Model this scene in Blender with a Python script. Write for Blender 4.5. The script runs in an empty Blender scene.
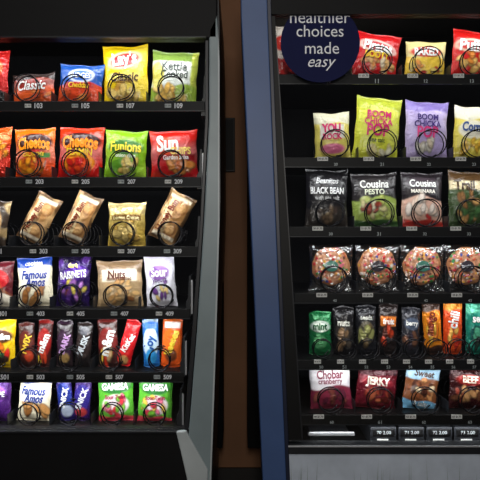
import bpy, math, random, bmesh
import numpy as np
from mathutils import Vector, noise as mnoise

sc = bpy.context.scene
try:
    sc.view_settings.view_transform = 'Standard'
except Exception:
    pass
col = sc.collection
D = 2.2; PX = 300.0; ZC = 1.15
def W(px, py, y=0.0):
    s = (D + y) / D / PX
    return ((px - 240) * s, y, ZC + (240 - py) * s)
def lin(c):
    c = np.array(c, float) / 255.0
    return np.where(c <= 0.04045, c / 12.92, ((c + 0.055) / 1.055) ** 2.4)

# ---------------------------------------------------------------- materials
def mat(name, c, rough=.5, metal=0., noise=0., nscale=8., bump=0., spec=.5, coat=0.):
    m = bpy.data.materials.new(name); m.use_nodes = True
    nt = m.node_tree; b = nt.nodes['Principled BSDF']
    l = lin(c); b.inputs['Base Color'].default_value = (*l, 1)
    b.inputs['Roughness'].default_value = rough
    b.inputs['Metallic'].default_value = metal
    b.inputs['Specular IOR Level'].default_value = spec
    b.inputs['Coat Weight'].default_value = coat
    if noise or bump:
        tc = nt.nodes.new('ShaderNodeTexCoord'); n = nt.nodes.new('ShaderNodeTexNoise')
        n.inputs['Scale'].default_value = nscale; n.inputs['Detail'].default_value = 4
        nt.links.new(tc.outputs['Object'], n.inputs['Vector'])
        if noise:
            r = nt.nodes.new('ShaderNodeValToRGB')
            r.color_ramp.elements[0].position = .3; r.color_ramp.elements[1].position = .7
            r.color_ramp.elements[0].color = (*(l * (1 - noise)), 1)
            r.color_ramp.elements[1].color = (*np.clip(l * (1 + noise), 0, 1), 1)
            nt.links.new(n.outputs['Fac'], r.inputs['Fac'])
            nt.links.new(r.outputs['Color'], b.inputs['Base Color'])
        if bump:
            bp = nt.nodes.new('ShaderNodeBump'); bp.inputs['Strength'].default_value = bump
            bp.inputs['Distance'].default_value = .01
            nt.links.new(n.outputs['Fac'], bp.inputs['Height'])
            nt.links.new(bp.outputs['Normal'], b.inputs['Normal'])
    return m

def vcol_mat(name, rough, metal, bump, scale=60, dist=.009):
    m = bpy.data.materials.new(name); m.use_nodes = True
    nt = m.node_tree; b = nt.nodes['Principled BSDF']
    a = nt.nodes.new('ShaderNodeAttribute'); a.attribute_name = 'Col'
    nt.links.new(a.outputs['Color'], b.inputs['Base Color'])
    b.inputs['Roughness'].default_value = rough; b.inputs['Metallic'].default_value = metal
    tc = nt.nodes.new('ShaderNodeTexCoord'); n = nt.nodes.new('ShaderNodeTexNoise')
    n.inputs['Scale'].default_value = scale; n.inputs['Detail'].default_value = 2
    n.inputs['Distortion'].default_value = .6
    bp = nt.nodes.new('ShaderNodeBump'); bp.inputs['Strength'].default_value = bump
    bp.inputs['Distance'].default_value = dist
    nt.links.new(tc.outputs['Object'], n.inputs['Vector'])
    nt.links.new(n.outputs['Fac'], bp.inputs['Height'])
    nt.links.new(bp.outputs['Normal'], b.inputs['Normal'])
    return m

def clear_mat(name, refl, tint=(1, 1, 1), rough=.05, bump=0.):
    m = bpy.data.materials.new(name); m.use_nodes = True
    nt = m.node_tree; nt.nodes.clear()
    o = nt.nodes.new('ShaderNodeOutputMaterial'); mx = nt.nodes.new('ShaderNodeMixShader')
    t = nt.nodes.new('ShaderNodeBsdfTransparent'); g = nt.nodes.new('ShaderNodeBsdfGlossy')
    t.inputs['Color'].default_value = (*tint, 1); g.inputs['Roughness'].default_value = rough
    mx.inputs[0].default_value = refl
    nt.links.new(t.outputs[0], mx.inputs[1]); nt.links.new(g.outputs[0], mx.inputs[2])
    nt.links.new(mx.outputs[0], o.inputs['Surface'])
    if bump:
        n = nt.nodes.new('ShaderNodeTexNoise'); n.inputs['Scale'].default_value = 45
        tc = nt.nodes.new('ShaderNodeTexCoord')
        nt.links.new(tc.outputs['Object'], n.inputs['Vector'])
        bp = nt.nodes.new('ShaderNodeBump'); bp.inputs['Strength'].default_value = bump
        bp.inputs['Distance'].default_value = .01
        nt.links.new(n.outputs['Fac'], bp.inputs['Height'])
        nt.links.new(bp.outputs['Normal'], g.inputs['Normal'])
    return m

M_film = vcol_mat('printed_film', .28, .0, .7, 38)
M_foil = vcol_mat('printed_foil', .24, .3, .8, 42)
M_bake = vcol_mat('baked_cookie', .7, 0, .6, 120, .005)
M_black = mat('black_enamel', (8, 8, 9), .5, noise=.2, spec=.25)
M_liner = mat('cabinet_liner', (6, 6, 8), .8, noise=.2, spec=.15)
M_dark = mat('dark_trim', (30, 32, 36), .4, noise=.15, spec=.4)
M_head = mat('header_plastic', (12, 12, 14), .6, noise=.15, spec=.2)
M_grey = mat('grey_door_trim', (128, 142, 146), .4, metal=.0, noise=.14, nscale=5)
M_lgrey = mat('light_grey_trim', (180, 188, 190), .4, noise=.1)
M_blue = mat('blue_enamel', (60, 86, 134), .45, noise=.14, nscale=4)
M_navy = mat('navy_edge', (18, 25, 48), .4, noise=.1)
M_silver = mat('brushed_steel', (176, 178, 182), .4, metal=.4, noise=.1, nscale=30)
M_wire = mat('coil_wire', (36, 36, 40), .25, metal=.75, noise=.1)
M_tag = mat('price_tag_white', (235, 235, 232), .5, noise=.03)
M_tagtxt = mat('label_print', (30, 30, 34), .6, noise=.05)
M_white = mat('white_print', (240, 242, 248), .5, noise=.03)
M_sticker = mat('navy_vinyl', (20, 25, 68), .7, noise=.08, spec=.15)
M_glass = clear_mat('door_glass', .03, (.98, .985, .985), .02)
M_wrap = clear_mat('clear_wrap', .14, (.93, .93, .93), .18, .8)
M_wall = mat('brown_wall', (132, 92, 64), .8, noise=.15, nscale=3, bump=.1)
M_floor = mat('floor_tile', (84, 78, 72), .5, noise=.2, nscale=6)
M_ceil = mat('ceiling_paint', (150, 146, 140), .9, noise=.05)
M_base = mat('baseboard_rubber', (30, 26, 24), .6, noise=.1)

# ---------------------------------------------------------------- helpers
def empty(name, loc=(0, 0, 0)):
    e = bpy.data.objects.new(name, None); e.location = loc; col.objects.link(e); return e
def link(name, me, parent=None, mats=()):
    for m in mats: me.materials.append(m)
    o = bpy.data.objects.new(name, me); col.objects.link(o)
    if parent: o.parent = parent
    return o
def box(name, x0, x1, y0, y1, z0, z1, m, parent=None, bevel=0.):
    v = [(x, y, z) for x in (x0, x1) for y in (y0, y1) for z in (z0, z1)]
    f = [(0, 1, 3, 2), (4, 6, 7, 5), (0, 4, 5, 1), (2, 3, 7, 6), (0, 2, 6, 4), (1, 5, 7, 3)]
    me = bpy.data.meshes.new(name); me.from_pydata(v, [], f); me.update()
    o = link(name, me, parent, [m])
    if bevel:
        b = o.modifiers.new('b', 'BEVEL'); b.width = bevel; b.segments = 3
    return o
def prism(name, poly, y0, y1, m, parent=None, bevel=0., ref=None):
    r = y0 if ref is None else ref
    P = [W(a, b, r) for a, b in poly]; n = len(P)
    v = [(p[0], y0, p[2]) for p in P] + [(p[0], y1, p[2]) for p in P]
    f = [tuple(range(n)), tuple(range(2 * n - 1, n - 1, -1))]
    f += [(i, i + n, (i + 1) % n + n, (i + 1) % n) for i in range(n)]
    me = bpy.data.meshes.new(name); me.from_pydata(v, [], f); me.update()
    bm = bmesh.new(); bm.from_mesh(me); bmesh.ops.recalc_face_normals(bm, faces=bm.faces); bm.to_mesh(me); bm.free()
    o = link(name, me, parent, [m])
    if bevel:
        b = o.modifiers.new('b', 'BEVEL'); b.width = bevel; b.segments = 3
    return o

_tc = {}
def textmesh(s, bold=.02, shear=0.):
    k = (s, bold, shear)
    if k in _tc: return _tc[k]
    c = bpy.data.curves.new('t', 'FONT'); c.body = s; c.offset = bold; c.shear = shear
    c.align_x = 'CENTER'; c.align_y = 'CENTER'; c.resolution_u = 3; c.space_line = .85
    o = bpy.data.objects.new('t', c); col.objects.link(o)
    bpy.context.view_layer.update()
    dg = bpy.context.evaluated_depsgraph_get()
    me = o.evaluated_get(dg).to_mesh()
    V = np.array([tuple(v.co) for v in me.vertices]) if len(me.vertices) else np.zeros((0, 3))
    F = [tuple(p.vertices) for p in me.polygons]
    o.evaluated_get(dg).to_mesh_clear()
    bpy.data.objects.remove(o); bpy.data.curves.remove(c)
    if len(V):
        mn = V.min(0); mx = V.max(0); V = V - (mn + mx) / 2
        _tc[k] = (V, F, mx[0] - mn[0], mx[1] - mn[1])
    else: _tc[k] = (V, F, 1, 1)
    return _tc[k]

# ------------------------------------------------ painted package meshes
def sm(e, w): return np.clip(.5 - e / (2 * w), 0, 1)
def paint(U, V, layers, seed):
    rs = np.random.RandomState(seed)
    C = np.zeros(U.shape + (3,)) + .5
    def put(a, c):
        nonlocal C
        a = a[..., None]; C = C * (1 - a) + lin(c) * a
    def rt(cx, cy, rot):
        x = U - cx; y = V - cy; r = math.radians(rot)
        return x * math.cos(r) + y * math.sin(r), -x * math.sin(r) + y * math.cos(r)
    for L in layers:
        k = L[0]
        if k == 'base': put(np.ones_like(U), L[1])
        elif k == 'grad':
            t = np.clip((V - L[3]) / (L[4] - L[3]), 0, 1); t = t * t * (3 - 2 * t)
            put(1 - t, L[2]); a = t[..., None]; C = C * (1 - a) + lin(L[1]) * a
        elif k == 'E':
            x, y = rt(L[1], L[2], L[6] if len(L) > 6 else 0)
            put(sm((np.sqrt((x / L[3]) ** 2 + (y / L[4]) ** 2) - 1) * min(L[3], L[4]), .035), L[5])
        elif k == 'R':
            x, y = rt(L[1], L[2], L[6] if len(L) > 6 else 0)
            put(sm(np.maximum(abs(x) - L[3], abs(y) - L[4]), .03), L[5])
        elif k == 'W':
            put(sm(V - (L[1] + L[3] * np.sin(U * L[4] + L[5])), .03), L[2])
        elif k == 'A':
            put(sm(-(V - (L[1] + L[3] * np.sin(U * L[4] + L[5]))), .03), L[2])
        elif k == 'N':
            f = np.zeros_like(U)
            for i in range(6):
                a = rs.uniform(0, 6.28); q = L[2] * rs.uniform(.6, 1.5)
                f += np.sin(q * (U * math.cos(a) + V * 1.3 * math.sin(a)) + rs.uniform(0, 6.28))
            put(sm(L[3] - f / 2.4, .25) * (L[4] if len(L) > 4 else 1), L[1])
        elif k == 'CH':
            for i in range(L[5]):
                a = rs.uniform(0, 6.28); r = math.sqrt(rs.uniform(0, 1))
                cx = L[1] + L[3] * r * math.cos(a); cy = L[2] + L[4] * r * math.sin(a)
                s = L[6] * rs.uniform(.7, 1.25); ro = rs.uniform(0, 180)
                c = np.array(L[7][rs.randint(len(L[7]))], float)
                x, y = rt(cx, cy, ro); e = np.sqrt((x / s) ** 2 + (y / (s * .6)) ** 2) - 1
                put(sm(e * s * .6, .03), c * .55)
                x, y = rt(cx - .01, cy + .03, ro); e = np.sqrt((x / (s * .84)) ** 2 + (y / (s * .46)) ** 2) - 1
                put(sm(e * s * .5, .03), c)
    return C

cnt = [0]
def bag(name, px0, px1, pt, pb, layers, roll=0, d=.02, y=0.0, foil=False, seed=None, lean=5, bar=False):
    cnt[0] += 1
    sd = cnt[0] * 7 + 3 if seed is None else seed
    rs = np.random.RandomState(sd)
    hw = (px1 - px0) / 2 / PX; hh = (pb - pt) / 2 / PX
    cx, _, cz = W((px0 + px1) / 2, (pt + pb) / 2, 0)
    ph = rs.uniform(0, 6.28, 16)
    cre = [(rs.uniform(-.9, .9), rs.choice([-1, 1]) * rs.uniform(.5, .88), rs.uniform(-1, 1), rs.uniform(.06, .14), rs.choice([-1, 1])) for _ in range(7)]
    pin = .02 if bar else .055
    def surf(U, V):
        cr = .07 if not bar else .06
        Vi = np.clip(np.abs(V) / (1 - cr), 0, 1)
        prof = np.sqrt(np.clip(1 - Vi ** 2.6, 0, 1))
        th = d * np.clip(1 - np.abs(U) ** 2.4, 0, 1) ** .62 * prof
        edge = (.12 + .88 * np.maximum(np.abs(U) ** 2.5, np.abs(V) ** 3))
        wr = np.zeros_like(U)
        for i in range(4):
            wr += np.sin(U * (4 + 3.2 * i) + V * (3 * math.sin(ph[i])) + ph[i]) * np.abs(V) ** 1.5 / (1 + .4 * i)
            wr += .6 * np.sin(V * (5 + 3.5 * i) + U * 3 * math.cos(ph[i + 4]) + ph[i + 4]) * np.abs(U) ** 1.5 / (1 + .4 * i)
        for (cu_, cv_, sl_, wd_, sg_) in cre:
            dist = np.abs((U - cu_) - sl_ * (V - cv_)) / wd_
            wr += sg_ * 1.3 * np.exp(-dist ** 2) * np.clip(1 - np.abs(V - cv_) / .45, 0, 1)
        th = th + (.0023 if not bar else .0013) * wr * edge * (1 - np.abs(U) ** 8) * prof ** .5
        crimp = (Vi >= 1)
        th = np.where(crimp, .0008 + .0005 * np.sin(V * 260), th)
        w = hw * (1 - pin * (1 - np.abs(V) ** 2.5) - .018 * np.sin(V * 7 + ph[8]) * (1 - V * V))
        X = U * w
        Z = V * hh - .012 * hh / .08 * (np.abs(U) ** 3) * np.sign(V) * np.abs(V) ** 6 * (.5 if bar else -.35)
        Z = Z + .0016 * np.sin(U * 5 + ph[9]) * (V > .9)
        Yc = .003 * np.sin(U * 3 + ph[10]) * V ** 2
        return X, Yc - th, Z, Yc + th
    nu, nv = (48, 66) if not bar else (28, 66)
    u = np.linspace(-1, 1, nu); v = np.linspace(-1, 1, nv)
    U, V = np.meshgrid(u, v)
    X, Yf, Z, Yb = surf(U, V)
    art = [l for l in layers if l[0] != 'T']
    Cf = paint(U, V, art, sd)
    verts = [np.stack([X, Yf, Z], -1).reshape(-1, 3)]; cols = [Cf.reshape(-1, 3)]
    faces = []
    idx = np.arange(nu * nv).reshape(nv, nu)
    q = np.stack([idx[:-1, :-1], idx[:-1, 1:], idx[1:, 1:], idx[1:, :-1]], -1).reshape(-1, 4)
    faces += [tuple(map(int, r)) for r in q]
    off = nu * nv
    verts.append(np.stack([X, Yb, Z], -1).reshape(-1, 3)); cols.append(Cf.reshape(-1, 3) * .8)
    faces += [tuple(map(int, r[::-1] + off)) for r in q]
    off *= 2
    for L in layers:
        if L[0] != 'T': continue
        s, tx, ty, tw, c = L[1:6]; o = L[6] if len(L) > 6 else {}
        TV, TF, w, h = textmesh(s, o.get('b', .02), o.get('sh', 0))
        if not len(TV): continue
        sx = tw * hw / w; sz = sx * o.get('st', 1.2)
        a = math.radians(o.get('r', 0))
        x0 = TV[:, 0] * sx; z0 = TV[:, 1] * sz
        arc = o.get('arc', 0)
        z0 = z0 - arc * (x0 / hw) ** 2 * hh
        xx = x0 * math.cos(a) - z0 * math.sin(a); zz = x0 * math.sin(a) + z0 * math.cos(a)
        uu = np.clip(tx + xx / hw, -.97, .97); vv = np.clip(ty + zz / hh, -.97, .97)
        A, B, Cz, _ = surf(uu, vv)
        verts.append(np.stack([A, B - o.get('o', .0026), Cz], -1))
        cols.append(np.tile(lin(c), (len(TV), 1)))
        faces += [tuple(i + off for i in f) for f in TF]
        off += len(TV)
    VV = np.concatenate(verts); CC = np.concatenate(cols)
    me = bpy.data.meshes.new(name); me.from_pydata(VV.tolist(), [], faces); me.update()
    ca = me.color_attributes.new('Col', 'FLOAT_COLOR', 'POINT')
    ca.data.foreach_set('color', np.concatenate([np.clip(CC, 0, 1), np.ones((len(CC), 1))], 1).astype(np.float32).ravel())
    me.polygons.foreach_set('use_smooth', [True] * len(me.polygons))
    o = link(name, me, None, [M_foil if foil else M_film])
    o.location = (cx, y, cz)
    o.rotation_euler = (math.radians(-lean), math.radians(roll), math.radians(rs.uniform(-6, 6)))
    return o

WHT = (240, 240, 235); BLK = (18, 16, 18); RED = (205, 28, 30); YEL = (246, 205, 40); ORG = (238, 110, 24)
def T(s, x, y, w, c, **o): return ('T', s, x, y, w, c, o)

# ================================================================= ROOM
box('floor', -3, 3, -3.6, .95, -.05, 0, M_floor)
box('ceiling', -3, 3, -3.6, .95, 2.7, 2.75, M_ceil)
box('wall_back', -3, 3, .85, .95, 0, 2.7, M_wall)
box('baseboard_back', -3, 3, .835, .85, 0, .1, M_base)
sg = empty('wall_box')  # plain black box on the wall, no lettering
a = W(217, 118, .84); b = W(235, 172, .84)
box('plate', a[0] - .05, b[0], .83, .85, b[2], a[2], M_black, sg, .003)
box('plate_face', a[0] - .045, b[0] - .006, .827, .83, b[2] + .008, a[2] - .008, M_head, sg)

# ================================================================= MACHINE (left)
FY = -.14
lm = empty('vending_machine')
LX0 = W(-70, 0, 0)[0]
prism('cabinet_side_right', [(217, -40), (219, 20), (220, 200), (216, 330), (211, 500), (209, 565), (192, 565), (197, 330), (209, 100), (209, -40)], FY + .05, .75, M_dark, lm, ref=FY)
prism('door_frame_right', [(209, 30), (217, 14), (219.5, 60), (219.5, 220), (216, 340), (211, 480), (206, 520), (186, 520), (189, 430), (197, 330), (204, 220), (209, 120)], FY, FY + .05, M_grey, lm, .004)
prism('door_frame_inner_lip', [(205, 40), (208.5, 40), (208.5, 120), (203.5, 220), (196.5, 330), (188.5, 430), (184, 430), (192, 330), (200, 220), (205, 120)], FY + .006, FY + .05, M_dark, lm, .002)
prism('frame_outer_edge', [(217.6, 20), (219.6, 60), (219.6, 220), (216.2, 340), (211.2, 480), (209.6, 480), (214.4, 340), (217.8, 220), (217.8, 60)], FY - .003, FY + .004, M_lgrey, lm, .001)
prism('door_bottom_corner', [(176, 432), (186, 431), (208, 470), (206, 520), (196, 520), (183, 462)], FY - .006, FY + .03, M_lgrey, lm, .004)
box('cabinet_side_left', LX0 - .03, LX0, FY, .75, .04, 2.0, M_dark, lm, .003)
zt = W(0, 38, FY)[2]
box('door_header', LX0, W(217, 0, FY)[0], FY, FY + .05, zt, 2.0, M_head, lm, .004)
box('header_reflection', LX0, W(206, 0, FY)[0], FY - .004, FY + .004, zt, zt + .005, M_dark, lm, .001)  # slightly paler strip modelled as the light reflection along the header
box('cabinet_top', LX0, W(216, 0, FY)[0], FY + .05, .75, 1.98, 2.0, M_dark, lm)
box('liner_back', LX0, W(217, 0, FY)[0], .5, .74, .3, 1.98, M_liner, lm)
zb = W(0, 430, FY)[2]
box('door_lower_panel', LX0, W(190, 0, FY)[0], FY + .01, FY + .06, .05, zb, M_head, lm, .006)
box('lower_panel_trim', LX0, W(184, 0, FY)[0], FY + .002, FY + .012, zb - .012, zb - .004, M_dark, lm, .002)
box('delivery_flap', LX0 + .15, W(150, 0, FY)[0], FY + .004, FY + .012, .16, .30, M_dark, lm, .004)
box('liner_floor', LX0, W(190, 0, FY)[0], FY + .06, .5, zb - .03, zb - .01, M_liner, lm)
box('door_glass', LX0, W(209, 0, FY)[0], FY + .022, FY + .026, zb, zt, M_glass, lm)

# ================================================================= MACHINE (right)
rm = empty('vending_machine')
RX1 = W(560, 0, 0)[0]
prism('door_frame_blue', [(240, -50), (266, -50), (268, 16), (286, 465), (291, 565), (267, 565), (262, 465), (241, 16)], FY, .02, M_blue, rm, .004)
prism('frame_edge_navy', [(265.5, -50), (270, -50), (271.5, 16), (289.5, 465), (294, 565), (290, 565), (285.5, 465), (267.5, 16)], FY - .004, FY + .03, M_navy, rm, .002)
prism('glass_gasket', [(271, 16), (275, 16), (302, 440), (288.5, 440)], FY + .004, FY + .03, M_black, rm)
prism('gasket_line', [(275, 30), (276, 30), (303, 440), (301.8, 440)], FY + .001, FY + .02, M_dark, rm)  # thin grey line along the glass edge
prism('cabinet_side_left', [(243, -50), (262, -50), (284, 565), (270, 565)], .02, .75, M_navy, rm, ref=FY)
box('cabinet_side_right', RX1, RX1 + .03, FY, .75, .04, 2.0, M_blue, rm, .003)
zt2 = W(0, 14, FY)[2]
box('door_header', W(269, 0, FY)[0], RX1, FY, FY + .04, zt2, 2.0, M_head, rm)
box('cabinet_top', W(262, 0, FY)[0], RX1, FY + .04, .75, 1.98, 2.0, M_dark, rm)
box('liner_back', W(250, 0, FY)[0], RX1, .5, .74, .3, 1.98, M_liner, rm)
z1 = W(0, 444, FY)[2]; z2 = W(0, 454, FY)[2]
box('sill_bar', W(288, 0, FY)[0], RX1, FY - .006, FY + .04, z2, z1, M_dark, rm, .004)
box('sill_strip', W(288, 0, FY)[0], RX1, FY - .009, FY - .003, z1 - .008, z1 - .003, M_silver, rm, .001)  # silver strip along the upper front of the sill
M_panel = mat('meadow_print', (190, 200, 214), .4, noise=.12, nscale=14)
M_grass = mat('grass_print', (100, 122, 100), .6, noise=.3, nscale=40)
box('lower_panel', W(288.5, 0, FY)[0], RX1, FY, FY + .04, .05, z2, M_panel, rm)
rnd = random.Random(4); gv = []; gf = []
for i in range(160):
    x = rnd.uniform(W(292, 0, FY)[0], RX1 - .01); zb0 = .1; h = rnd.uniform(.1, z2 - .105); ln = rnd.uniform(-.02, .02)
    x2 = min(max(x + ln, W(291, 0, FY)[0]), RX1 - .005)
    k = len(gv); gv += [(x - .003, FY - .001, zb0), (x + .003, FY - .001, zb0), (x2, FY - .001, zb0 + h)]; gf.append((k, k + 1, k + 2))
me = bpy.data.meshes.new('grass_print'); me.from_pydata(gv, [], gf); link('grass_print', me, rm, [M_grass])
box('liner_floor', W(289, 0, FY)[0], RX1, FY + .04, .5, z1 - .05, z1 - .03, M_liner, rm)
box('door_glass', W(276, 0, FY)[0], RX1, FY + .022, FY + .026, z1, zt2, M_glass, rm)

def flat_text(name, s, cx, cz, w, y, m, parent, bold=.0, shear=0., st=1., tilt=0):
    V, F, tw, th = textmesh(s, bold, shear)
    k = w / tw; a = math.radians(tilt)
    v = []
    for p in V:
        x = p[0] * k; z = p[1] * k * st
        v.append((cx + x * math.cos(a) - z * math.sin(a), y, cz + x * math.sin(a) + z * math.cos(a)))
    me = bpy.data.meshes.new(name); me.from_pydata(v, [], F)
    return link(name, me, parent, [m])
st = empty('window_sticker')
sx, _, sz = W(321, 41, FY); r = 40 / PX * (D + FY) / D
ys = FY + .018
n = 64; v = [(sx + r * math.cos(i / n * 6.28318), ys, sz + r * math.sin(i / n * 6.28318)) for i in range(n)]
v += [(p[0], ys + .003, p[2]) for p in v]
f = [tuple(range(n))] + [tuple(range(2 * n - 1, n - 1, -1))] + [(i, i + n, (i + 1) % n + n, (i + 1) % n) for i in range(n)]
me = bpy.data.meshes.new('disc'); me.from_pydata(v, [], f); link('disc', me, st, [M_sticker])
for s, px, py, w, sh in (('healthier', 320, 17, 60, 0), ('choices', 320, 31, 47, 0), ('made', 322, 48, 34, 0), ('easy', 322, 65, 28, .35)):
    x, _, z = W(px, py, ys)
    flat_text('lettering_' + s, s, x, z, w / PX * (D + ys) / D, ys - .001, M_white, st, 0, sh, 1.05)

# ================================================================= SHELVES
SL = [(106, 205), (179, 201), (246, 199), (306, 190), (367, 184), (420, 181)]
SR = [(80, 277), (160, 283), (227, 289), (291, 294), (355, 297), (408, 301), (441, 303)]
slotsL = [[-12, 33, 80, 125, 173], [-10, 34, 80, 126, 173], [-8, 38, 80, 126, 172], [-3, 35, 75, 119, 164], [-1, 35, 75, 114, 162], [-8, 35, 74, 116, 157]]
slotsR = [[325, 373, 422, 468, 512], [332, 378, 425, 470, 514], [327, 375, 421, 465, 510], [331, 377, 422, 466, 510],
          [320, 343, 365, 387, 409, 431, 452, 473, 495], [328, 376, 420, 466, 508], [340, 384, 412, 440, 468, 496]]
def shelf(S, right, parent, i, left):
    zt = W(0, S, 0)[2]
    x0, x1 = (left, W(right, 0, FY + .06)[0]) if not isinstance(left, str) else (W(right, 0, FY + .06)[0], RX1)
    box('tray_%d' % i, x0, x1, -.07, .45, zt - .006, zt, M_black, parent)
    box('price_rail_%d' % i, x0, x1, -.082, -.07, zt - .032, zt - .001, M_black, parent, .002)
    box('rail_edge_%d' % i, x0, x1, -.084, -.080, zt - .034, zt - .031, M_dark, parent)
for i, (s, e) in enumerate(SL): shelf(s, e, lm, i, LX0)
for i, (s, e) in enumerate(SR): shelf(s, e, rm, i, 'r')
for i, (s, e) in enumerate(SL):
    prism('bracket_%d' % i, [(e - 4, s + 10), (e + 1, s + 10), (e + 1, s - 30), (e - 1, s - 30), (e - 2, s - 8), (e - 4, s - 4)], -.075, .4, M_dark, lm, .001, ref=-.075)
    prism('bracket_edge_%d' % i, [(e + 1, s + 8), (e + 2.8, s + 8), (e + 2.8, s - 26), (e + 1, s - 26)], -.08, -.074, M_silver, lm, .0005)

def coils(name, rows, slots, parent, rr, gauge):
    cu = bpy.data.curves.new(name, 'CURVE'); cu.dimensions = '3D'; cu.bevel_depth = gauge; cu.bevel_resolution = 2
    for (s, e), sl, r0 in zip(rows, slots, rr):
        zt = W(0, s, 0)[2]
        for cx in sl:
            x0 = W(cx, 0, 0)[0]; r = r0 / PX
            pts = []
            N = 30; turns = 6
            for k in range(N * turns + 1):
                t = k / N
                ang = -math.pi / 2 + 2 * math.pi * t
                ti = math.floor(t + .5); fr = t - ti
                stp = ti + .5 * math.tanh(fr * 9) / math.tanh(4.5)
                if t < 2.0: yy = -.096 + .029 * t
                else: yy = -.038 + max(0, (stp - 1.98)) * .058
                pts.append((x0 + r * math.cos(ang), yy, zt + r + gauge + r * math.sin(ang)))
            sp = cu.splines.new('POLY'); sp.points.add(len(pts) - 1)
            for p, q in zip(sp.points, pts): p.co = (*q, 1)
    o = bpy.data.objects.new(name, cu); col.objects.link(o); o.parent = parent
    cu.materials.append(M_wire)
coils('dispensing_coils', SL, slotsL, lm, [12.5, 12.5, 11.5, 11, 10.5, 10.5], .0021)
coils('dispensing_coils', SR[:6], slotsR[:6], rm, [13, 13, 13, 12.5, 9, 12], .0019)

def dividers(rows, slots, parent):
    i = 0
    for (s, e), sl in zip(rows, slots):
        zt = W(0, s, 0)[2]
        for a, b in zip(sl[:-1], sl[1:]):
            if b - a < 30: continue
            x = W((a + b) / 2, 0, 0)[0]; i += 1
            box('divider_%d' % i, x - .001, x + .001, -.06, .42, zt, zt + .035, M_dark, parent)
dividers(SL, slotsL, lm); dividers(SR[:6], slotsR[:6], rm)
k = 0
for r_, ((s, e), sl) in enumerate(zip(SL, slotsL)):
    zt = W(0, s, 0)[2]
    for c_, cx in enumerate(sl):
        x = W(cx, 0, -.083)[0]; k += 1
        flat_text('slot_number_%d' % k, '%d%02d' % (r_ + 1, 1 + 2 * c_), x + .018, zt - .016, .026, -.0845, M_white, lm, .03, 0, 1.1)
        box('price_ticket_%d' % k, x - .026, x - .006, -.0845, -.082, zt - .022, zt - .010, M_tag if (c_ + r_) % 2 else M_lgrey, lm)
        flat_text('price_print_%d' % k, '$1.50', x - .016, zt - .016, .017, -.0850, M_tagtxt, lm, .02)
k = 0
for r_, ((s, e), sl) in enumerate(zip(SR, slotsR)):
    zt = W(0, s, 0)[2]
    for c_, cx in enumerate(sl):
        if r_ == 6: continue
        x = W(cx, 0, -.083)[0]; k += 1
        q = .008 if r_ == 4 else .03
        wd = .011 if r_ == 4 else .017
        box('price_ticket_%d' % k, x - q - wd, x - q + wd, -.0845, -.082, zt - .013, zt, M_tag, rm)
        flat_text('price_print_%d' % k, '%d%d $1.75' % (r_ + 1, c_), x - q, zt - .0065, wd * 1.7, -.0850, M_tagtxt, rm, .03)
        flat_text('slot_number_%d' % k, '%d%d' % (r_ + 1, c_), x + (.012 if r_ != 4 else .004), zt - .024, .012, -.0850, M_lgrey, rm, .02)
for j, cx in enumerate(slotsR[6][1:]):
    zt = W(0, 441, 0)[2]; x = W(cx, 0, -.06)[0]
    box('drink_pusher_%d' % j, x - .042, x + .042, -.055, .2, zt, zt + .062, M_dark, rm, .004)
    box('pusher_face_%d' % j, x - .036, x + .036, -.058, -.054, zt + .034, zt + .056, M_black, rm, .002)
    box('pusher_label_%d' % j, x - .022, x + .014, -.0595, -.057, zt + .010, zt + .024, M_tag, rm)
    flat_text('pusher_print_%d' % j, '7%d 2.00' % j, x, zt + .045, .046, -.059, M_lgrey, rm, .0)
a = W(308, 432, -.06); b = W(354, 435, -.06)
box('pusher_rail', a[0], b[0], -.07, -.055, b[2], a[2], M_silver, rm, .001)
box('pusher_rail_stand', a[0] + .01, b[0] - .01, -.06, .2, W(0, 441, 0)[2], b[2], M_dark, rm)

# ================================================================= PRODUCTS
CHIP = [(240, 190, 90), (232, 170, 70), (250, 214, 120)]
bag('chip_bag', -36, 10, 51, 106, [('base', (190, 30, 28)), ('E', .3, .3, .5, .4, (230, 90, 40)), ('W', -.5, BLK, .1, 4, 0)], foil=True)
bag('chip_bag', 12, 56, 74, 106, [('grad', (150, 50, 28), (226, 86, 30), -.1, .7), ('A', .6, (50, 34, 30), .1, 4, 0), ('E', 0, -.55, .9, .35, (222, 88, 34)), ('CH', .4, -.5, .45, .3, 7, .22, [(232, 130, 60), (205, 70, 30)]), ('E', 0, .28, .75, .32, (150, 36, 24)), T('Classic', 0, .2, 1.4, WHT, sh=.3)], roll=-3)
bag('chip_bag', 58, 104, 65, 106, [('base', (222, 70, 30)), ('A', .05, (30, 84, 170), .12, 3, 1), ('E', .05, .42, .6, .36, (225, 232, 240)), ('E', .05, .42, .5, .27, (40, 104, 200)), ('CH', -.2, -.5, .7, .3, 9, .22, [(236, 140, 60), (214, 80, 36)]), ('R', 0, -.06, .7, .14, (190, 34, 30)), T('RIDGES', .05, .42, .9, WHT), T('Cheddar', 0, -.06, 1.0, YEL)], roll=4)
bag('chip_bag', 103, 149, 46, 106, [('base', (246, 206, 20)), ('N', (250, 226, 90), 3, .5, .6), ('E', 0, .48, .76, .30, (250, 240, 190), 8), ('E', 0, .47, .68, .24, (210, 20, 24), 8), ('CH', 0, -.62, .8, .25, 12, .25, CHIP), ('R', 0, -.08, .72, .11, (250, 225, 110)), T("Lay's", 0, .47, 1.1, WHT, r=6, st=1.4, b=.03), T('Classic', 0, -.1, 1.25, (70, 40, 20), sh=.2), T('potato chips', 0, -.28, .8, (120, 80, 20))], roll=-2, d=.024)
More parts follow.
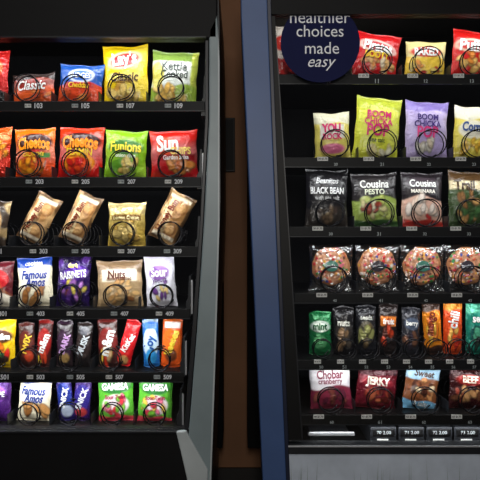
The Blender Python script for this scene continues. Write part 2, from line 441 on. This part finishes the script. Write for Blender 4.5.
bag('chip_bag', 151, 198, 52, 106, [('base', (226, 232, 222)), ('R', .05, .82, 1.1, .2, (130, 160, 70)), ('R', .93, 0, .2, 1, (190, 200, 80)), ('W', -.35, (150, 178, 60), .12, 3, 0), ('CH', .0, -.6, .9, .3, 14, .25, CHIP), ('E', -.75, .1, .3, .5, (210, 200, 90)), T('Kettle', 0, .42, 1.1, (40, 52, 46), st=1.2, b=.01), T('Cooked', 0, .12, 1.2, (40, 52, 46), st=1.2, b=.01)], roll=3)
CHE = [(240, 130, 20), (250, 160, 30), (225, 100, 10)]
bag('cheese_puff_bag', -34, 12, 128, 179, [('base', (214, 44, 20)), ('CH', 0, 0, .9, .7, 20, .2, CHE), ('A', .4, (230, 90, 20), .1, 4, 0)], foil=True)
bag('cheese_puff_bag', 15, 56, 129, 179, [('grad', (244, 110, 10), (235, 74, 8), -.6, .6), ('E', 0, .42, .92, .38, (60, 14, 10)), ('E', .1, -.15, .6, .3, (190, 30, 16)), ('CH', -.1, -.52, .75, .3, 13, .22, CHE), ('R', .5, -.1, .3, .1, (60, 130, 50)), T('Cheetos', 0, .42, 1.62, (255, 150, 20), b=.04, st=1.7, arc=.12), T('CRUNCHY', 0, -.06, 1.1, YEL, b=.03)], roll=-2)
bag('cheese_puff_bag', 58, 104, 128, 179, [('grad', (230, 50, 10), (214, 18, 10), -.5, .6), ('E', 0, .45, .95, .36, (50, 8, 8)), ('E', 0, -.4, .7, .42, (250, 150, 20)), ('E', 0, -.5, .5, .32, (205, 20, 18)), ('CH', 0, -.55, .7, .28, 12, .2, [(215, 30, 16), (240, 70, 20)]), T('Cheetos', 0, .45, 1.62, (255, 140, 20), b=.04, st=1.6, arc=.12), T('FLAMIN', 0, .02, 1.2, YEL, b=.03)], roll=2)
bag('onion_ring_bag', 105, 147, 131, 179, [('base', (136, 190, 30)), ('N', (170, 214, 60), 3, .4, .7), ('E', 0, .28, .85, .32, (56, 120, 36)), ('E', -.1, -.5, .65, .3, (90, 150, 30)), ('CH', .1, -.5, .6, .3, 9, .22, [(240, 216, 120), (226, 190, 90)]), T('Funions', 0, .3, 1.5, (250, 225, 60), b=.03, st=1.4), T('onion rings', 0, -.1, 1, WHT)], roll=2)
bag('multigrain_chip_bag', 150, 198, 131, 179, [('grad', (206, 26, 14), (190, 12, 20), -.5, .7), ('N', (220, 60, 24), 3, 1, .6), ('E', -.3, .32, .5, .4, (222, 70, 26)), ('R', .1, -.15, .8, .12, (150, 14, 22)), ('CH', .2, -.55, .65, .28, 10, .24, [(222, 140, 60), (200, 100, 40)]), T('Sun', -.25, .45, .95, WHT, b=.04, st=1.4), T('CHIPS', .3, .12, .9, (250, 220, 110), b=.03), T('Garden Salsa', .1, -.15, 1.1, WHT)], roll=-2)
def pastry():
    return [('base', (110, 80, 50)), ('R', 0, 0, .8, .84, (180, 130, 76)), ('N', (214, 172, 116), 4, .3, .8), ('E', .35, .45, .45, .28, (160, 108, 60)), ('E', .3, .47, .36, .2, (206, 156, 96)), ('E', .2, -.48, .5, .28, (150, 100, 56)), ('E', .18, -.46, .4, .2, (210, 162, 104)),
            ('R', -.35, 0, .28, .7, (226, 200, 150)), ('N', (90, 60, 34), 7, 1.3, .6), ('R', .0, -.8, .8, .07, (240, 226, 200)), ('R', 0, .8, .8, .07, (236, 220, 190)), T('Honey Bun', -.32, 0, 2.4, (120, 40, 20), r=84, st=1.2, b=.03)]  # pale end bands paint the clear wrap's white highlights into the art
bag('pastry_pack', -26, 9, 200, 246, [('base', (60, 46, 34)), ('N', (190, 160, 110), 4, .2, .9), ('E', .2, 0, .5, .6, (200, 160, 100))], roll=6)
bag('pastry_pack', 26, 53, 194, 243, pastry(), roll=27, lean=3)
bag('pastry_pack', 68, 94, 193, 243, pastry(), roll=24, lean=3)
bag('pastry_pack', 108, 146, 203, 246, [('base', (150, 124, 60)), ('grad', (206, 180, 96), (226, 190, 84), -.5, .5), ('CH', 0, -.3, .7, .45, 9, .34, [(232, 200, 120), (214, 170, 80)]), ('A', .5, (210, 190, 130), .05, 5, 0), ('R', 0, .3, .8, .14, (120, 84, 40)), T('Lemon Creme', 0, .3, 1.4, (250, 235, 170))], roll=0, foil=True)
bag('pastry_pack', 158, 187, 192, 243, pastry(), roll=27, lean=3)
amos = [('base', (236, 226, 196)), ('A', .62, (24, 62, 150), .06, 3, 0), ('CH', .1, -.45, .8, .42, 9, .3, [(196, 140, 80), (170, 110, 56)]), ('R', 0, .12, .9, .3, (240, 234, 214)),
        T('Famous', 0, .3, 1.5, (20, 50, 140), sh=.3, st=1.4, b=.03), T('Amos', .05, -.02, 1.2, (20, 50, 140), sh=.3, st=1.4, b=.03), T('cookies', 0, .78, 1, WHT)]
bag('snack_mix_bag', -22, 14, 262, 306, [('base', (90, 20, 30)), ('E', .3, .2, .5, .4, (190, 30, 36)), ('N', (150, 90, 50), 5, .8, .7), ('W', -.5, (230, 220, 200), .1, 4, 0)])
bag('cookie_bag', 18, 53, 258, 306, amos, roll=-3)
bag('candy_pouch', 57, 91, 254, 306, [('base', (38, 16, 78)), ('A', .68, (24, 14, 44), .05, 4, 0), ('E', 0, .2, .85, .3, (76, 30, 140), 12), ('CH', .1, -.4, .7, .4, 10, .22, [(170, 110, 190), (120, 60, 30), (220, 200, 90), (80, 46, 120)]), ('N', (100, 56, 150), 6, .9, .6), T('RAISINETS', 0, .2, 1.6, WHT, r=8, b=.03, st=1.7), T('dark', 0, .55, .6, (230, 200, 80))], foil=True, roll=2)
bag('peanut_bag', 97, 143, 261, 306, [('base', (170, 142, 104)), ('A', .45, (130, 104, 76), .06, 3, 0), ('R', .0, .35, .78, .26, (238, 228, 204)), ('CH', 0, -.35, .85, .5, 26, .17, [(220, 176, 114), (200, 150, 90), (240, 212, 170), (130, 80, 40)]), T('Nuts', -.1, .4, .8, (90, 36, 24), b=.03), T('honey roasted', 0, .2, 1.1, (110, 60, 30))], roll=-2)
bag('gummy_bag', 145, 176, 255, 306, [('base', (226, 224, 234)), ('R', 0, .8, 1, .25, (204, 200, 214)), ('E', 0, .3, .7, .3, (120, 70, 150)), ('CH', .1, -.4, .6, .35, 10, .2, [(160, 90, 180), (230, 230, 240), (110, 60, 140), (230, 200, 120)]), T('Sour', 0, .32, 1.1, WHT, b=.03, st=1.4), T('yogurt', 0, -.02, 1, (90, 50, 120))], roll=-5)
def bar(name, x0, x1, y0, y1, base, acc, txt, tc, roll=0, extra=(), tw=2.6, foil=False):
    bag(name, x0, x1, y0, y1, [('base', base), ('R', 0, .9, 1, .07, tuple(int(c * .8) for c in acc)), ('E', 0, 0, .95, .62, acc), *extra, T(txt, 0, 0, tw, tc, r=72, b=.04, st=1.1, o=.0016)], roll=roll, bar=True, d=.012, foil=foil)
bag('peanut_candy_bag', -18, 16, 320, 367, [('base', (240, 196, 20)), ('E', .1, .3, .8, .3, (90, 44, 20)), ('CH', .2, -.4, .6, .4, 9, .24, [(220, 40, 30), (40, 120, 60), (240, 120, 30), (60, 40, 30)]), T('m&m', .3, .3, .9, WHT, b=.04)])
bar('chocolate_bar', 19, 35, 322, 367, (50, 20, 16), (90, 30, 24), 'TWIX', (226, 190, 60), -4, [('E', .3, -.5, .5, .25, (180, 60, 30))])
bar('chocolate_bar', 37, 52, 319, 367, (60, 20, 18), (150, 26, 22), 'm&m', WHT, 3, [('CH', 0, -.5, .6, .3, 6, .3, [(200, 60, 30), (60, 120, 60), (220, 180, 50)])])
bar('chocolate_bar', 57, 73, 320, 367, (30, 16, 20), (50, 28, 48), 'DARK', (190, 150, 200), 0, [('E', 0, -.6, .6, .2, (150, 120, 70))])
bar('chocolate_bar', 76, 92, 322, 367, (24, 18, 18), (44, 32, 30), 'MUSK', (190, 196, 200), 3, [('E', 0, .6, .6, .2, (90, 90, 96))])
bar('chocolate_bar', 98, 118, 318, 367, (56, 24, 20), (116, 32, 28), 'm&m', WHT, -3, [('CH', 0, -.5, .7, .3, 8, .28, [(220, 60, 30), (230, 190, 60), (210, 170, 120)])])
bar('wafer_bar', 121, 136, 319, 366, (200, 20, 26), (214, 26, 30), 'KitKat', WHT, 15, [('E', 0, -.75, .6, .2, (200, 150, 90))])
bar('coconut_bar', 143, 159, 318, 367, (30, 110, 190), (210, 232, 244), 'Joy', (20, 90, 170), -3, [('E', 0, -.55, .7, .3, (50, 150, 215)), ('E', 0, .7, .8, .15, (30, 100, 190))], tw=1.8)
bar('peanut_butter_cups', 162, 182, 318, 367, (234, 90, 20), (240, 110, 30), 'Reeses', (250, 214, 60), 2, [('E', 0, -.5, .6, .26, (120, 60, 30)), ('R', 0, .72, .8, .12, (235, 230, 225))])
bag('candy_pouch', -22, 12, 376, 420, [('base', (74, 30, 110)), ('E', .3, .2, .5, .35, (140, 80, 180)), ('N', (40, 20, 60), 5, .7, .7), T('GRAPE', .2, .2, 1, WHT)], foil=True)
bag('cookie_bag', 18, 52, 374, 420, amos, roll=3)
bar('nougat_bar', 57, 73, 374, 420, (36, 24, 96), (24, 44, 130), 'SNICK', WHT, -8, [('E', .2, -.6, .7, .25, (180, 190, 210))], foil=True)
bar('nougat_bar', 74, 91, 376, 420, (50, 22, 90), (50, 40, 130), 'SNICK', (226, 226, 236), 3, [('E', 0, -.6, .7, .2, (190, 60, 60))], foil=True)
def gummy(): return [('base', (90, 172, 50)), ('A', .35, (64, 150, 44), .06, 4, 0), ('E', 0, .4, .85, .26, (30, 104, 38)), ('E', 0, -.3, .75, .42, (238, 220, 226)), ('CH', 0, -.35, .75, .4, 14, .2, [(232, 60, 90), (240, 120, 150), (120, 190, 60), (245, 200, 80), (220, 50, 60)]), ('W', -.78, (214, 60, 80), .04, 5, 0), T('GAMESA', 0, .45, 1.5, WHT, b=.03, st=1.3), T('Sour Twist', 0, .02, 1.2, (150, 20, 60), b=.03)]
bag('gummy_bag', 98, 134, 373, 420, gummy(), roll=-2)
bag('gummy_bag', 138, 173, 374, 421, gummy(), roll=2)

bag('popcorn_bag', 268, 305, 26, 80, [('base', (226, 214, 200)), ('E', -.2, .3, .6, .3, (200, 50, 40)), ('W', -.2, (180, 40, 36), .1, 5, 0)])
bag('popcorn_bag', 308, 344, 34, 80, [('base', (200, 60, 40)), ('W', -.2, (230, 200, 120), .1, 5, 0)])
bag('cheese_puff_bag', 353, 399, 34, 79, [('base', (206, 24, 28)), ('E', 0, .35, .85, .3, (238, 226, 210), -8), ('E', 0, .36, .76, .23, (190, 20, 26), -8), ('CH', 0, -.4, .8, .4, 16, .2, [(240, 190, 120), (232, 150, 80), (245, 225, 190)]), T('Pirates', 0, .36, 1.3, WHT, r=-4, b=.04, st=1.3), T('BOOTY', 0, -.02, 1.1, YEL, b=.04)], roll=9)
bag('popcorn_bag', 405, 445, 42, 79, [('base', (246, 206, 70)), ('A', .1, (240, 222, 150), .06, 4, 0), ('E', 0, .38, .8, .3, (222, 60, 40)), ('CH', 0, -.5, .75, .34, 12, .2, [(205, 50, 40), (250, 220, 120), (240, 150, 50)]), T('BAKED', 0, .38, 1.2, WHT, b=.04, st=1.4)], roll=4)
bag('cheese_puff_bag', 451, 497, 31, 78, [('base', (214, 28, 24)), ('E', -.2, .3, .75, .3, (240, 220, 190)), ('E', -.2, .3, .65, .22, (214, 40, 26)), ('CH', -.1, -.4, .8, .36, 14, .22, [(240, 150, 60), (250, 200, 110), (236, 110, 40)]), T('Puffs', -.2, .3, 1.1, WHT, b=.04)], roll=6)
bag('popcorn_bag', 314, 350, 113, 159, [('base', (240, 224, 110)), ('A', .5, (236, 232, 200), .05, 4, 0), ('R', 0, .15, .7, .3, (250, 246, 232)), ('E', 0, -.6, .7, .22, (235, 120, 160)), T('YOU', -.05, .3, 1.1, (226, 30, 110), b=.05, st=1.3), T('ROCK', 0, -.08, 1.1, (226, 30, 110), b=.04)], roll=-2)
bag('popcorn_bag', 354, 400, 98, 160, [('base', (222, 226, 70)), ('N', (236, 238, 120), 3, .5, .6), ('A', .62, (190, 200, 60), .05, 4, 0), ('CH', 0, -.72, .7, .16, 9, .2, [(250, 246, 214), (244, 230, 160)]), T('BOOM', 0, .44, 1.1, (212, 34, 110), b=.03, st=1.1), T('CHICKA', 0, .2, 1.3, (212, 34, 110), b=.03, st=1.1), T('POP', 0, -.08, 1.0, (212, 34, 110), b=.03, st=1.3), T('sea salt', 0, -.4, .7, (70, 90, 40))], roll=6)
bag('popcorn_bag', 404, 448, 102, 160, [('base', (190, 172, 222)), ('N', (210, 196, 236), 3, .5, .6), ('A', .66, (144, 126, 196), .05, 4, 0), ('CH', 0, -.6, .6, .2, 8, .2, [(246, 240, 226), (230, 214, 190)]), T('BOOM', 0, .44, 1.0, (64, 40, 120), b=.03, st=1.1), T('CHICKA', 0, .2, 1.3, (64, 40, 120), b=.03, st=1.1), T('POP', 0, -.08, 1.0, (226, 60, 130), b=.03, st=1.3)], roll=3)
bag('popcorn_bag', 453, 494, 107, 160, [('base', (240, 222, 90)), ('A', .5, (240, 236, 210), .06, 4, 0), ('E', -.1, .1, .7, .36, (250, 244, 220)), ('CH', 0, -.6, .7, .26, 9, .22, [(250, 220, 90), (240, 190, 60)]), T('Corn', -.2, .2, .9, (60, 90, 150), b=.04, st=1.5)], roll=5)
bag('bean_snack_bag', 305, 348, 170, 227, [('base', (26, 24, 27)), ('A', .72, (18, 17, 19), .04, 4, 0), ('W', -.35, (50, 44, 40), .08, 3, 0), ('CH', .2, -.62, .6, .25, 12, .16, [(110, 90, 70), (70, 56, 50), (160, 140, 110)]), T('Beanitos', 0, .6, 1.1, (200, 200, 200), sh=.3), T('BLACK BEAN', 0, .25, 1.6, (226, 226, 226), b=.03, st=1.5), T('with sea salt', 0, 0, 1.2, (180, 180, 180))], roll=1)
bag('pasta_chip_bag', 351, 397, 174, 227, [('base', (36, 32, 34)), ('W', .05, (150, 170, 80), .1, 3, .5), ('CH', 0, -.3, .75, .42, 14, .22, [(206, 196, 140), (180, 190, 100), (232, 226, 190), (150, 60, 40)]), ('E', 0, .62, .8, .2, (60, 56, 56)), ('W', -.76, (50, 84, 40), .03, 5, 0), T('Cousina', 0, .6, 1.3, (225, 225, 220), b=.02, st=1.2), T('PESTO', 0, .3, .9, (210, 214, 190), b=.03, st=1)], roll=-1)
bag('pasta_chip_bag', 400, 443, 173, 227, [('base', (38, 32, 36)), ('W', .05, (214, 170, 150), .1, 3, 2), ('CH', 0, -.35, .75, .4, 14, .22, [(226, 80, 50), (236, 210, 190), (200, 50, 50), (240, 226, 214)]), ('E', 0, .62, .8, .2, (70, 60, 66)), ('W', -.76, (190, 50, 40), .03, 5, 0), T('Cousina', 0, .6, 1.3, (230, 230, 226), b=.02, st=1.2), T('MARINARA', 0, .3, 1.2, (232, 226, 214), b=.03, st=1)], roll=1)
bag('trail_mix_bag', 447, 490, 172, 227, [('base', (54, 74, 38)), ('A', .55, (84, 60, 34), .04, 4, 0), ('R', -.2, .5, .8, .16, (206, 190, 150)), ('CH', 0, -.3, .8, .5, 22, .2, [(70, 110, 60), (130, 90, 50), (196, 150, 90), (40, 60, 36)]), T('Trail', -.3, .5, 1, (60, 40, 24), b=.03, st=1.2)], roll=2)

def cookie(px, py, rp, shelf_px, label, seed):
    rs = np.random.RandomState(seed)
    e = empty('wrapped_cookie', (W(px, 0, 0)[0], 0, 0))
    zt = W(0, shelf_px, 0)[2]; cz = W(0, py, 0)[2]; R = rp / PX
    nr, na = 30, 96
    V = []; C = []; F = []
    PAL = [(214, 30, 44), (40, 140, 60), (240, 180, 40), (60, 80, 170), (244, 236, 226), (110, 50, 36), (226, 90, 50), (232, 110, 140)]
    sprk = [(rs.uniform(0, 6.28), math.sqrt(rs.uniform(.1, .93)), PAL[rs.randint(8)], rs.uniform(.045, .085)) for _ in range(75)]
    for side in (0, 1):
        for i in range(nr):
            t = i / (nr - 1)
            for j in range(na):
                a = j / na * 2 * math.pi
                rr = R * t * (1 + .025 * math.sin(5 * a + seed) + .015 * math.sin(11 * a))
                x = rr * math.cos(a); z = rr * math.sin(a)
                h = .009 * math.sqrt(max(0, 1 - t ** 4))
                nse = mnoise.noise(Vector((x * 110, z * 110, seed)))
                c = np.array((214, 150, 110), float) * (1 + .25 * nse)
                if t > .86: c = np.array((196, 128, 78), float)
                if side == 0:
                    h += .0015 * nse * (1 - t ** 6)
                    for (sa, sr, scol, ss) in sprk:
                        dx = t * math.cos(a) - sr * math.cos(sa); dz = t * math.sin(a) - sr * math.sin(sa)
                        if dx * dx + dz * dz < ss * ss:
                            c = np.array(scol, float); h += .0022; break
                V.append((x, -h if side == 0 else h * .5, z)); C.append(np.clip(c, 0, 255))
    for side in (0, 1):
        o = side * nr * na
        for i in range(nr - 1):
            for j in range(na):
                q = (o + i * na + j, o + i * na + (j + 1) % na, o + (i + 1) * na + (j + 1) % na, o + (i + 1) * na + j)
                F.append(q if side else q[::-1])
    for j in range(na):
        F.append(((nr - 1) * na + j, (nr - 1) * na + (j + 1) % na, nr * na + (nr - 1) * na + (j + 1) % na, nr * na + (nr - 1) * na + j))
    me = bpy.data.meshes.new('cookie'); me.from_pydata(V, [], F)
    ca = me.color_attributes.new('Col', 'FLOAT_COLOR', 'POINT')
    ca.data.foreach_set('color', np.concatenate([lin(np.array(C)), np.ones((len(C), 1))], 1).astype(np.float32).ravel())
    me.polygons.foreach_set('use_smooth', [True] * len(me.polygons))
    o = link('cookie', me, e, [M_bake]); o.location = (0, 0, cz)
    n = 40; lr = R * .36
    v = [(lr * math.cos(k / n * 6.2832), -.0140, cz + lr * .8 * math.sin(k / n * 6.2832)) for k in range(n)]
    me = bpy.data.meshes.new('label_disc'); me.from_pydata(v, [], [tuple(range(n))]); link('label_disc', me, e, [label])
    flat_text('label_print', 'cookie', 0, cz, lr * 1.5, -.0145, M_white, e, .03, 0, 1.3)
    hw = R * 1.16; z0 = zt; z1 = cz + R * 1.14; hz = (z1 - z0) / 2; mz = (z0 + z1) / 2
    g = 30; V = []; F = []
    for side in (-1, 1):
        for i in range(g):
            for j in range(g):
                u = -1 + 2 * i / (g - 1); v_ = -1 + 2 * j / (g - 1)
                th = .0185 * (max(0, 1 - abs(u) ** 3) * max(0, 1 - abs(v_) ** 3)) ** .5
                th += .0022 * math.sin(u * 9 + v_ * 5 + seed) * max(abs(u), abs(v_)) ** 2 * (1 - max(abs(u), abs(v_)) ** 6)
                V.append((u * hw * (1 - .04 * (1 - v_ * v_)), side * th, mz + v_ * hz))
    for s_ in (0, 1):
        for i in range(g - 1):
            for j in range(g - 1):
                b_ = s_ * g * g
                F.append((b_ + i * g + j, b_ + (i + 1) * g + j, b_ + (i + 1) * g + j + 1, b_ + i * g + j + 1))
    me = bpy.data.meshes.new('clear_pouch'); me.from_pydata(V, [], F)
    me.polygons.foreach_set('use_smooth', [True] * len(me.polygons))
    link('clear_pouch', me, e, [M_wrap])
M_lab1 = mat('label_dark', (50, 40, 50), .5, noise=.1); M_lab2 = mat('label_teal', (60, 130, 110), .5, noise=.1)
for i, (x, l) in enumerate(((331, M_lab2), (377, M_lab1), (422, M_lab2), (466, M_lab1), (510, M_lab2))):
    cookie(x, 266, 19, 291, l, i + 3)

def pouch(nm, x0, x1, y0, y1, base, layers, roll=0, d=.014, foil=True):
    bag(nm, x0, x1, y0, y1, [('base', base)] + layers, roll=roll, bar=True, d=d, foil=foil)
pouch('mint_pouch', 309, 331, 311, 355, (24, 110, 60), [('E', 0, .3, .85, .25, (220, 232, 220)), ('E', 0, -.4, .6, .3, (90, 170, 110)), T('mint', 0, .3, 1.3, (20, 90, 50), b=.04)])
pouch('trail_mix_pouch', 333, 354, 306, 355, (24, 22, 24), [('E', 0, .0, .85, .4, (52, 48, 46)), ('CH', 0, -.4, .7, .35, 9, .3, [(90, 80, 70), (140, 110, 80)]), T('nuts', 0, .3, 1.2, (200, 200, 190), b=.03)])
pouch('trail_mix_pouch', 356, 376, 305, 355, (28, 28, 32), [('E', 0, -.1, .8, .45, (80, 74, 60)), ('CH', 0, -.3, .7, .35, 9, .3, [(150, 150, 90), (110, 90, 60)]), T('seeds', 0, .5, 1.2, (210, 210, 200), b=.03)])
pouch('fruit_snack_pouch', 378, 397, 303, 355, (36, 26, 24), [('R', 0, .3, .8, .18, (220, 120, 40)), ('CH', 0, -.3, .7, .4, 9, .3, [(226, 140, 40), (190, 60, 30), (90, 40, 30)]), T('fruit', 0, .3, 1.2, WHT, b=.03)], roll=3)
pouch('trail_mix_pouch', 401, 420, 307, 355, (44, 44, 50), [('E', 0, .3, .8, .25, (80, 90, 110)), ('CH', 0, -.4, .7, .3, 8, .3, [(120, 80, 60), (60, 50, 60)]), T('berry', 0, .3, 1.3, WHT, b=.03)], roll=4)
pouch('dried_mango_pouch', 423, 441, 299, 354, (222, 130, 24), [('A', .55, (60, 40, 30), .04, 3, 0), ('CH', 0, -.2, .6, .5, 9, .3, [(245, 190, 70), (220, 110, 30)]), ('W', -.7, (60, 36, 26), .04, 3, 0), T('mango', 0, .1, 2.6, (120, 40, 20), r=80, b=.04)], roll=-3)
pouch('dried_mango_pouch', 443, 462, 299, 354, (220, 76, 24), [('A', .62, (236, 140, 40), .04, 3, 0), ('CH', 0, -.4, .6, .35, 8, .3, [(250, 190, 90), (200, 50, 30)]), T('chili', 0, .25, 1.8, WHT, r=80, b=.03)], roll=2)
pouch('seaweed_pouch', 465, 488, 299, 354, (24, 124, 104), [('A', .5, (70, 160, 130), .04, 3, 0), ('E', 0, -.3, .7, .35, (20, 80, 76)), ('CH', 0, -.4, .5, .25, 6, .3, [(40, 60, 50), (90, 180, 140)]), T('sea', 0, .25, 1.0, WHT, b=.03)], roll=2)
bag('granola_pouch', 309, 351, 361, 408, [('base', (226, 222, 224)), ('W', -.1, (120, 34, 56), .1, 3, .5), ('CH', 0, -.5, .75, .3, 12, .2, [(180, 120, 80), (120, 60, 50), (90, 30, 50)]), T('Chobar', 0, .45, 1.3, (120, 30, 60), b=.03, st=1.3), T('cranberry', 0, .14, 1.2, (120, 30, 60))], roll=-3)
bag('jerky_pouch', 356, 397, 364, 408, [('base', (104, 22, 36)), ('A', .5, (66, 18, 26), .05, 3, 0), ('E', 0, .2, .8, .22, (144, 34, 46)), ('CH', 0, -.4, .8, .34, 12, .24, [(150, 60, 44), (90, 30, 26), (176, 90, 60)]), T('JERKY', 0, .2, 1.2, (240, 226, 210), b=.04, st=1.2)], roll=7, foil=True)
bag('trail_mix_bag', 403, 439, 364, 409, [('base', (120, 70, 40)), ('A', .35, (146, 182, 204), .06, 3, 0), ('CH', 0, -.1, .8, .45, 18, .2, [(190, 130, 80), (226, 200, 160), (130, 70, 40), (70, 36, 26)]), ('W', -.62, (110, 166, 200), .05, 4, 0), T('Sweet', 0, .6, 1.2, (60, 40, 30), sh=.3, b=.03, st=1.1), T('& salty', 0, -.76, .9, WHT)], roll=10)
bag('jerky_pouch', 448, 488, 366, 408, [('base', (54, 18, 20)), ('E', 0, .35, .7, .25, (144, 36, 32)), ('CH', 0, -.4, .8, .4, 14, .22, [(150, 60, 44), (100, 60, 40), (190, 140, 90)]), T('BEEF', 0, .38, .8, (230, 210, 190), b=.03)], roll=4, foil=True)

# ================================================================= LIGHTS
def area(name, loc, rot, sx_, sy_, e, c=(1, 1, 1), parent=None):
    l = bpy.data.lights.new(name, 'AREA'); l.shape = 'RECTANGLE'; l.size = sx_; l.size_y = sy_; l.energy = e; l.color = c
    o = bpy.data.objects.new(name, l); o.location = loc; o.rotation_euler = rot; col.objects.link(o)
    if parent: o.parent = parent
    return o
ledc = (.96, .98, 1.0)
tops = [W(0, 40, FY)[2]] + [W(0, s, 0)[2] - .036 for s, e in SL[:-1]]
for i, z in enumerate(tops):
    xr = W(SL[i][1] - 4, 0, 0)[0]
    area('led_strip_%d' % i, ((LX0 + xr) / 2, -.076, z), (math.radians(40), 0, 0), xr - LX0 - .02, .012, 1.25, ledc, lm)
tops = [W(0, 14, FY)[2]] + [W(0, s, 0)[2] - .036 for s, e in SR[:-1]]
for i, z in enumerate(tops):
    xl = W(SR[i][1] + 4, 0, 0)[0]
    area('led_strip_%d' % i, ((RX1 + xl) / 2, -.076, z), (math.radians(40), 0, 0), RX1 - xl - .02, .012, .8, ledc, rm)
area('overhead_fill', (-.3, -1.5, 2.66), (math.radians(25), 0, 0), 1.6, .9, 14, (1, .97, .93))  # unseen overhead area light, added as soft general fill
area('front_fill', (0, -3.3, 1.75), (math.radians(84), 0, 0), .22, .5, 24, (1, .95, .88))  # added light behind the camera, brightens front faces and the wall gap
w = bpy.data.worlds.new('room'); sc.world = w; w.use_nodes = True
w.node_tree.nodes['Background'].inputs[0].default_value = (.5, .5, .55, 1)
w.node_tree.nodes['Background'].inputs[1].default_value = .09

cam = bpy.data.cameras.new('camera'); co = bpy.data.objects.new('camera', cam); col.objects.link(co)
co.location = (0, -D, ZC); co.rotation_euler = (math.radians(90), 0, 0)
cam.sensor_width = 36; cam.lens = 36 * D / (480 / PX); cam.clip_start = .05
sc.camera = co
